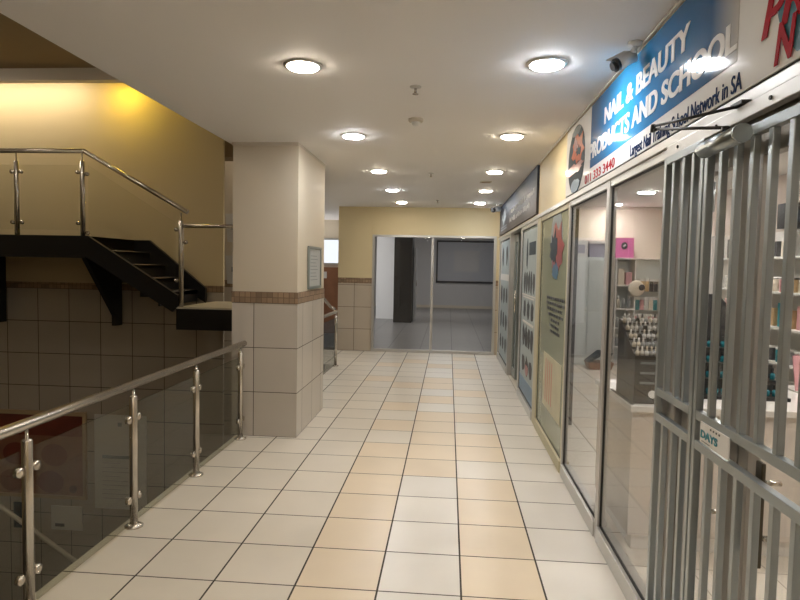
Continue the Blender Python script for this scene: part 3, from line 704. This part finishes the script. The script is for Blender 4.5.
# framed notice on the pillar side
t = thing('framed_notice', (-1.32, 5.9, 1.33), 'grey framed notice on the right side of the pillar', 'picture frame')
xx = -1.326
MB().box(xx, xx+.008, 5.60, 6.09, 1.34, 1.70).build('notice_sheet', mat('notice_paper', (0.46, 0.47, 0.46), .3), t)
MB().box(xx, xx+.018, 5.57, 6.12, 1.70, 1.725).box(xx, xx+.018, 5.57, 6.12, 1.315, 1.34).box(xx, xx+.018, 5.57, 5.60, 1.34, 1.70).box(xx, xx+.018, 6.09, 6.12, 1.34, 1.70).build('frame', 'door_green', t)
m = MB()
for k in range(8): m.box(xx+.008, xx+.009, 5.67, 5.98-.04*(k % 3), 1.40+k*.033, 1.405+k*.033)
m.build('print_lines', 'grey_print', t)

# ---------------------------------------------------------------- glass double door behind the gate
d2 = sroot('door_2', (.93, 1.9, 0))
XD0, XD1 = .925, .965
m = MB(); m.box(.90, .97, 2.42, 2.50, 0, 2.05).box(.90, .97, .9, .97, 0, 2.05).box(.90, .97, .97, 2.42, 1.99, 2.05).build('door_frame', 'door_alu', d2, .003)
lf = MB().box(XD0, XD1, 1.955, 2.02, .01, 1.98).box(XD0, XD1, 2.345, 2.41, .01, 1.98).box(XD0, XD1, 2.02, 2.345, 1.90, 1.98).box(XD0, XD1, 2.02, 2.345, .01, .12).build('door_leaf', 'door_alu', d2, .002)
MB().box(.942, .948, 2.02, 2.345, .12, 1.90).build('door_glass', 'glass', lf, root=d2)
lf2 = MB().box(XD0, XD1, 1.886, 1.945, .01, 1.98).box(XD0, XD1, .98, 1.07, .01, 1.98).box(XD0, XD1, 1.07, 1.886, 1.90, 1.98).box(XD0, XD1, 1.07, 1.886, .01, .10).build('door_leaf', 'door_alu', d2, .002)
MB().box(.942, .948, 1.07, 1.886, .10, 1.90).build('door_glass', 'glass', lf2, root=d2)
MB().tube((.955, 1.953, .01), (.955, 1.953, 1.98), .012).build('meeting_bead', 'steel', d2)
m = MB(); m.box(XD0-.002, XD0+.001, 1.905, 1.925, 1.70, 1.80).box(XD0-.002, XD0+.001, 1.905, 1.925, 1.245, 1.305).box(XD0-.002, XD0+.001, 1.905, 1.925, .66, .70)
m.build('lock_slot', 'rubber', lf2, root=d2)
dh = mat('bronze_pull_handle', (0.10, 0.085, 0.06), .35, .6)
for y, z0, z1, lf_ in ((2.07, .66, 1.02, lf), (1.735, .72, 1.02, lf2)):
    h = MB().box(.882, .894, y-.018, y+.018, z0, z1).build('pull_handle', dh, lf_, .003, root=d2)
    MB().tube((.894, y, z0+.08), (.944, y, z0+.08), .008).tube((.894, y, z1-.06), (.944, y, z1-.06), .008).build('standoff', 'steel', h, root=d2)

# ---------------------------------------------------------------- security gates
XG = .8525; T = .0125
def gate(name, y0, y1, bars, label, zt=1.995, zb=.05):
    t = thing(name, (XG, (y0+y1)/2, 0), label, 'gate', 'grey steel security gates over the shop door')
    for y in (y0+T, y1-T): MB().box(XG-T, XG+T, y-T, y+T, zb-.03, zt).build('stile', 'gate', t, .002)
    for z, h in ((zt-.03, .03), (1.055, .03), (.955, .03), (zb, .03)):
        MB().box(XG-T, XG+T, y0+2*T, y1-2*T, z, z+h).build('rail', 'gate', t, .002)
    for y in bars:
        MB().box(XG-T*.8, XG+T*.8, y-T*.9, y+T*.9, 1.085, zt-.03).build('bar', 'gate', t, .002)
        MB().box(XG-T*.8, XG+T*.8, y-T*.9, y+T*.9, zb+.03, .955).build('bar', 'gate', t, .002)
    return t
gate('security_gate', 2.105, 2.475, (2.383, 2.285, 2.199), 'narrow grey barred gate leaf against the clear shop window')
g2 = gate('security_gate', .98, 2.095, tuple(1.981-k*.0985 for k in range(10)), 'wide grey barred gate leaf carrying the small days sign', zt=1.965)
for z in (1.80, .30): MB().lathe((XG+.02, 2.10, z), ((.009, -.05), (.009, .05)), 10).build('hinge', 'gate', g2)
t = thing('hanging_sign', (XG-.02, 1.94, .98), 'small white sign with teal letters reading days between the gate rails', 'sign')
MB().box(XG-.018, XG-.014, 1.815, 2.015, .995, 1.062).build('sign_plate', 'white', t)
text('lettering', 'DAYS', 'teal_bottle', t, (XG-.0182, 2.007, 1.012), .12, .026, bold=.03)
m = MB()
for y in (1.94, 1.92, 1.90, 1.88): m.box(XG-.0195, XG-.018, y-.007, y, 1.050, 1.056)
m.box(XG-.0195, XG-.018, 1.94, 2.00, 1.001, 1.003)
m.build('small_print', 'ink', t)
t = thing('header_rail', (.87, 1.8, 2.0), 'shiny aluminium rail over the gate with small screws', 'rail')
MB().box(.855, .885, .95, 2.50, 2.0, 2.045).build('rail', 'alu', t, .003)
m = MB()
for y in (2.38, 2.05, 1.72, 1.4, 1.1): m.lathe((.855, y, 2.022), ((.006, 0), (.006, -.004)), 10, 'x')
m.build('screw', 'rubber', t)
t = thing('door_closer', (.80, 1.82, 1.93), 'grey door closer with black folded arm above the gate', 'door closer')
MB().tube((.798, 2.0, 1.935), (.798, 1.755, 1.935), .026, 24).box(.798, .828, 1.80, 1.95, 1.925, 1.945).build('closer_body', 'gate', t)
MB().tube((.798, 1.755, 1.935), (.798, 1.745, 1.935), .027, 24).build('end_cap', 'gate', t)
MB().tube((.798, 1.85, 1.955), (.798, 1.85, 1.975), .012).path([(.798, 1.85, 1.972), (.71, 2.17, 2.040), (.703, 2.20, 2.042)], .005, 10).build('arm', 'blackp', t)
MB().path([(.848, 1.90, 2.045), (.703, 2.20, 2.056)], .005, 10).tube((.703, 2.20, 2.036), (.703, 2.20, 2.062), .009).build('arm', 'blackp', t)
MB().box(.842, .886, 1.86, 1.93, 2.046, 2.056).build('arm_bracket', 'blackp', t)

# ---------------------------------------------------------------- inside the nail shop
struct('wall_shop_back', MB().box(XR, 3.65, 10.3, 10.4, 0, ZC), 'shopwall')
struct('wall_shop_right', MB().box(3.55, 3.65, -1, 10.3, 0, ZC), 'pinkwall')
struct('wall_shop_front', MB().box(XR, 3.65, -1.1, -1.0, 0, ZC), 'shopwall')
# white storage cabinets along the back, left
t = thing('storage_cabinet', (2.3, 10.1, 0), 'tall pale green grey cabinet at the back of the shop', 'cabinet')
MB().box(1.9, 2.62, 9.98, 10.28, .0, 1.76).build('body', 'grey_panel', t)
MB().box(1.92, 2.25, 9.965, 9.98, .05, 1.72).build('door', 'grey_panel', t)
MB().box(2.27, 2.60, 9.965, 9.98, .05, 1.72).build('door', 'grey_panel', t)
t = thing('storage_box', (2.2, 10.1, 1.76), 'white box with grey label on the pale cabinet', 'box')
MB().box(1.95, 2.25, 10.0, 10.25, 1.76, 2.02).build('box_body', 'white', t)
MB().box(2.0, 2.2, 9.995, 10.0, 1.82, 1.96).build('box_label', mat('lilac_card', (.35, .34, .42), .5), t)
t = thing('storage_box', (2.45, 10.1, 1.76), 'lilac box on the right end of the pale cabinet', 'box')
MB().box(2.27, 2.58, 10.0, 10.25, 1.76, 1.98).build('box_body', mat('lilac_box', (.42, .40, .48), .5), t)
MB().box(2.26, 2.59, 9.99, 10.26, 1.98, 2.02).build('box_lid', 'white', t)
# wooden crate
t = thing('wooden_basket', (2.40, 9.6, 0), 'brown wooden basket with dark open lid on the shop floor', 'basket')
m = MB(); m.prism(((2.24, 9.5, 0), (2.56, 9.5, 0), (2.60, 9.5, .11), (2.20, 9.5, .11)), (0, .3, 0)).build('basket_body', 'wood', t)
m = MB(); m.prism(((2.20, 9.52, .11), (2.40, 9.52, .28), (2.58, 9.52, .26), (2.56, 9.52, .22), (2.42, 9.52, .23), (2.25, 9.52, .11)), (0, .26, 0)).build('open_lid', 'slate', t)
# shelf unit against the back wall: open bays left, hooks right
def shelf_unit(x0, x1, y0, y1, h, shelves, label):
    t = thing('shelf_unit', ((x0+x1)/2, (y0+y1)/2, 0), label, 'shelf unit')
    for x in (x0, x1-.02): MB().box(x, x+.02, y0, y1, 0, h).build('side_panel', 'white_lam', t)
    MB().box(x0+.02, x1-.02, y1-.015, y1, 0, h).build('back_panel', 'grey_panel', t)
    for z in shelves: MB().box(x0+.02, x1-.02, y0, y1-.015, z, z+.025).build('shelf', 'white_lam', t)
    return t
shelf_unit(2.68, 3.00, 9.9, 10.28, 1.76, (.02, .30, .60, .92, 1.3, 1.735), 'narrow white shelf unit with open bays under the pink box')
t = thing('pink_box', (2.83, 10.1, 1.76), 'bright pink box with white mark on top of the white shelves', 'box')
MB().box(2.68, 2.96, 9.95, 10.2, 1.762, 2.08).build('box_body', 'pinkbox', t)
MB().prism([(2.81+.05*math.cos(a*math.pi/8), 9.95, 1.95+.06*math.sin(a*math.pi/8)) for a in range(16)], (0, -.002, 0)).build('round_mark', 'slate', t)
MB().prism(((2.80, 9.947, 1.93), (2.84, 9.947, 1.96), (2.82, 9.947, 1.98), (2.79, 9.947, 1.95)), (0, -.002, 0)).build('white_mark', 'white', t)
rnd = random.Random(11)
goods = {'cream': mat('cream_goods', (.7, .62, .5), .4), 'pinkish': mat('pink_goods', (.6, .3, .32), .4), 'greyg': mat('grey_goods', (.35, .36, .36), .4), 'tan': mat('tan_goods', (.55, .38, .2), .5), 'clear': mat('clear_packet', (.62, .6, .56), .2), 'darkg': mat('dark_goods', (.05, .05, .055), .4), 'tealg': mat('teal_goods', (.03, .26, .3), .4)}
def jar(x, y, z, r, h, m, label, grp, cap='white'):
    t = thing('jar', (x, y, z), label, 'jar', grp)
    MB().lathe((x, y, z), ((r, 0), (r, h*.75), (r*.6, h*.82), (r*.6, h*.84)), 12).build('jar_body', m, t)
    MB().lathe((x, y, z), ((r*.62, h*.84), (r*.62, h), (r*.1, h)), 12).build('lid', cap, t)
for z, nm in ((.325, 'lowest'), (.625, 'lower middle'), (.945, 'upper middle')):
    for k in range(3):
        jar(2.76+k*.085, 10.0, z, .03, .16+.05*rnd.random(), goods[rnd.choice(('cream', 'clear', 'greyg'))], 'pale lidded jar on the %s bay of the narrow shelves' % nm, 'jars on the %s open shelf' % nm)
for k in range(2):
    t = tag(MB().box(2.73+k*.12, 2.83+k*.12, 9.95, 10.15, 1.326, 1.326+.26-k*.06).build('carton', goods[('cream', 'pinkish')[k]], bevel=.003), ('cream upright carton, left on the shelf below the pink box', 'pinkish carton, right on the shelf below the pink box')[k], 'carton', 'cartons below the pink box')
t = shelf_unit(3.02, 3.53, 10.05, 10.28, 1.76, (.02, 1.735), 'white hook board unit at the back right of the shop')
for z in (.55, .85, 1.12, 1.42): MB().tube((3.04, 10.04, z), (3.51, 10.04, z), .005, 8).build('hook_rail', 'steel', t)
def packet_master(name, w_, h_, m, label, cat, grp):
    t = thing(name, (0, 0, 0), label, cat, grp)
    MB().box(-w_/2, w_/2, -.008, .008, -h_, 0).build('pouch', m, t)
    MB().box(-w_/2, w_/2, -.010, .010, -h_*.02, h_*.2).build('header_card', 'white', t)
    return t
ml = list(goods.values())
for r_, (z, nm) in enumerate(((1.40, 'top'), (1.10, 'second'), (.83, 'third'), (.53, 'lowest'))):
    base = packet_master('hanging_packet', .06, .17, ml[(r_*2+4) % 7], 'small hanging packet on the %s hook rail at the back of the shop' % nm, 'packet', 'packets on the %s hook rail' % nm)
    for k in range(7):
        o = base if k == 0 else copy_tree(base)
        o.location = (3.07+k*.07, 10.02, z-.01)
        if k:
            for ch in o.children:
                if ch.name.startswith('pouch'):
                    ch.data = ch.data.copy(); ch.data.materials[0] = rnd.choice(ml)
t = thing('round_bag', (2.98, 9.8, 1.3), 'round pale bag with dark flower hanging between the shelf units', 'bag')
MB().ball((2.99, 9.84, 1.27), .13, (1, .3, 1)).build('bag_body', goods['cream'], t)
MB().ball((3.06, 9.79, 1.29), .05, (1, .5, 1)).build('flower', goods['darkg'], t)
# products on right wall
def wall_shelf(y0, y1, zs, label):
    t = thing('wall_shelving', (3.4, (y0+y1)/2, 0), label, 'shelving')
    MB().box(3.53, 3.548, y0, y1, .1, 2.0).build('back_panel', 'white_lam', t)
    for y in (y0, y1-.02): MB().box(3.24, 3.53, y, y+.02, 0, 2.0).build('side_panel', 'white_lam', t)
    for z in zs: MB().box(3.24, 3.53, y0+.02, y1-.02, z, z+.02).build('shelf', 'white_lam', t)
    return t
wall_shelf(7.75, 9.3, (.3, .65, 1.0, 1.35, 1.7), 'white product shelving on the right shop wall, farther bay')
wall_shelf(5.75, 7.6, (.3, .65, 1.0, 1.35, 1.7), 'white product shelving on the right shop wall, nearer bay')
for bay, (y0, y1) in (('farther', (7.85, 9.2)), ('nearer', (5.83, 7.5))):
    for zi, (z, nm) in enumerate(((.32, 'lowest'), (.67, 'second'), (1.02, 'third'), (1.37, 'fourth'), (1.72, 'top'))):
        nn = 8 if bay == 'farther' else 10
        cat = ('pack', 'tub')[zi % 2]
        for k in range(nn):
            y = y0+(k+.5)*(y1-y0)/nn; m = rnd.choice(ml)
            lab = '%s on the %s shelf of the %s bay, right wall' % (('small upright pack', 'small lidded tub')[zi % 2], nm, bay); grp = '%ss on the %s shelf, %s bay' % (cat, nm, bay)
            if zi % 2 == 0:
                h = .15+.1*rnd.random()
                o = MB().box(3.3, 3.36, y-.045, y+.045, z, z+h).box(3.295, 3.30, y-.03, y+.03, z+h*.3, z+h*.7).build('product_pack', m, bevel=.004); tag(o, lab, 'pack', grp)
            else:
                t = thing('product_tub', (3.33, y, z), lab, 'tub', grp)
                MB().lathe((3.33, y, z), ((.045, 0), (.048, .12), (.044, .125)), 12).build('tub_body', m, t)
                MB().lathe((3.33, y, z), ((.05, .125), (.05, .145), (.01, .146)), 12).build('lid', rnd.choice(('white', 'black_cap')), t)
t = thing('loudspeaker', (3.4, 6.0, 2.0), 'small black speaker on top of the nearer shelving', 'speaker')
MB().box(3.3, 3.5, 6.2, 6.4, 2.0, 2.25).build('speaker_body', 'blackp', t, .006)
MB().lathe((3.4, 6.2, 2.12), ((.06, 0), (.06, -.006), (.02, -.002)), 18, 'y').build('speaker_cone', 'slate', t)
# counter
t = thing('sales_counter', (1.7, 3.5, 0), 'white sales counter behind the shop window and gate', 'counter')
MB().box(1.02, 2.6, 3.34, 4.08, .09, .785).build('body', mat('counter_front', (.66, .60, .54), .35), t)
MB().box(1.05, 2.58, 3.37, 4.05, 0, .09).build('kickplate', 'white_lam', t)
MB().box(1.0, 2.62, 3.30, 4.1, .785, .82).build('countertop', 'white_lam', t, .004)
# nail polish display on counter
def bottle_master(label, grp, m, cap='black_cap'):
    t = thing('nail_polish_bottle', (0, 0, 0), label, 'bottle', grp)
    MB().lathe((0, 0, 0), ((.013, 0), (.014, .03), (.006, .037), (.006, .038)), 10).build('bottle_body', m, t)
    MB().lathe((0, 0, 0), ((.0065, .038), (.006, .068), (.001, .069)), 10).build('cap', cap, t)
    return t
ZT = .82
t = thing('polish_display', (1.16, 3.5, ZT), 'black tiered display stand of nail polish on the counter by the window', 'display stand')
dx0, dx1 = 1.03, 1.31
MB().prism(((dx0, 3.36, ZT), (dx0, 3.70, ZT), (dx0, 3.70, 1.26), (dx0, 3.66, 1.26), (dx0, 3.36, 1.08)), (dx1-dx0, 0, 0)).build('stand_body', 'blackp', t)
for z in (.93, .985, 1.04): MB().box(dx0+.03, dx1-.02, 3.357, 3.36, z, z+.012).build('print_band', 'grey_print', t)
MB().prism([(dx0+.10+.024*math.cos(a*math.pi/8), 3.357, .875+.022*math.sin(a*math.pi/8)) for a in range(16)], (0, -.002, 0)).build('round_mark', 'sign_white', t)
names = ('front', 'second', 'third', 'fourth', 'rear')
for r_ in range(5):
    y, z, nm = 3.375+r_*.066, 1.085+r_*.040, names[r_]
    MB().box(dx0, dx1, y-.02, y+.04, z-.008, z).build('tier', 'blackp', t)
    base = bottle_master('small nail polish bottle in the %s row of the black display' % nm, 'polish bottles in the %s row of the display' % nm, goods['cream'], 'white')
    for k in range(11):
        o = base if k == 0 else copy_tree(base); o.location = (dx0+.016+k*.0248, y, z); o.scale = (.8, .8, .75)
        if k:
            for ch in o.children:
                ch.data = ch.data.copy(); ch.data.materials[0] = rnd.choice((goods['cream'], goods['clear'], M['white'], goods['greyg'], M['black_cap']))
t = thing('tiered_rack', (1.7, 3.8, ZT), 'black tiered rack of teal bottles on the counter behind the gate', 'rack')
rx = 1.46
MB().prism(((rx, 3.55, ZT), (rx, 3.96, ZT), (rx, 3.96, 1.08), (rx, 3.86, 1.08), (rx, 3.86, 1.0), (rx, 3.76, 1.0), (rx, 3.76, .92), (rx, 3.66, .92), (rx, 3.66, .84), (rx, 3.55, .84)), (.50, 0, 0)).build('rack_body', 'blackp', t)
for r_, (y, z, nm) in enumerate(((3.60, .841, 'front'), (3.71, .921, 'second'), (3.81, 1.001, 'third'), (3.91, 1.081, 'back'))):
    base = bottle_master('teal bottle in the %s row of the tiered rack' % nm, 'teal bottles in the %s row of the rack' % nm, 'teal_bottle')
    for k in range(12):
        o = base if k == 0 else copy_tree(base); o.location = (rx+.025+k*.041, y, z)
for k in range(9):
    x = 2.03+k*.065; cm = rnd.choice(('white', 'black_cap'))
    jar(x, 3.46+.1*(k % 2), ZT, .026, .12+.08*rnd.random(), rnd.choice((goods['darkg'], goods['tan'], goods['clear'], goods['darkg'])), 'small lidded bottle standing at the right part of the counter', 'bottles on the right part of the counter', cm)
t = thing('card_stand', (2.25, 3.8, ZT), 'pink card leaning on a stand behind the counter bottles', 'card stand')
MB().prism(((2.15, 3.85, ZT+.01), (2.33, 3.85, ZT+.01), (2.33, 3.90, 1.04), (2.15, 3.90, 1.04)), (0, .008, 0)).build('card', goods['pinkish'], t)
MB().box(2.15, 2.33, 3.82, 3.96, ZT, ZT+.01).build('foot', 'white', t)
o = MB().prism(((1.01, 3.33, ZT+.001), (1.025, 3.33, ZT+.001), (1.022, 3.75, ZT+.001), (1.007, 3.75, ZT+.001)), (0, 0, .004)).build('ruler', 'blackp'); tag(o, 'thin black strip lying on the white countertop by the window', 'ruler')
# chair behind the counter
t = thing('office_chair', (2.1, 4.9, 0), 'black high backed office chair behind the counter', 'chair')
MB().box(1.86, 2.34, 4.68, 5.14, .44, .53).build('seat', 'chair', t, .02)
MB().prism(((1.88, 5.10, .55), (2.32, 5.10, .55), (2.30, 5.16, 1.30), (2.24, 5.17, 1.37), (1.96, 5.17, 1.37), (1.90, 5.16, 1.30)), (0, .07, 0)).build('backrest', 'chair', t, .012)
MB().tube((2.1, 4.9, .1), (2.1, 4.9, .44), .03).build('column', 'steel', t)
for k in range(5):
    a = k*2*math.pi/5
    MB().tube((2.1, 4.9, .09), (2.1+.27*math.cos(a), 4.9+.27*math.sin(a), .06), .018, 8).ball((2.1+.27*math.cos(a), 4.9+.27*math.sin(a), .03), .03).build('base_leg', 'blackp', t)
for s in (-1, 1):
    MB().path([(2.1+s*.25, 4.85, .5), (2.1+s*.27, 4.85, .68), (2.1+s*.27, 5.1, .70)], .016, 8).build('armrest', 'blackp', t)
# brown cupboard in the passage beyond
t = thing('brown_cupboard', (-2.75, 13.7, 0), 'dark brown cupboard seen through the gap past the pillar', 'cupboard')
MB().box(-3.3, -2.3, 13.45, 13.92, 0, 1.5).build('body', 'wood', t)
MB().box(-3.28, -2.82, 13.435, 13.45, .05, 1.45).build('door', 'wood', t)
MB().box(-2.78, -2.32, 13.435, 13.45, .05, 1.45).build('door', 'wood', t)
MB().box(-2.95, -2.75, 13.43, 13.435, 1.25, 1.4).build('white_card', 'paper', t)
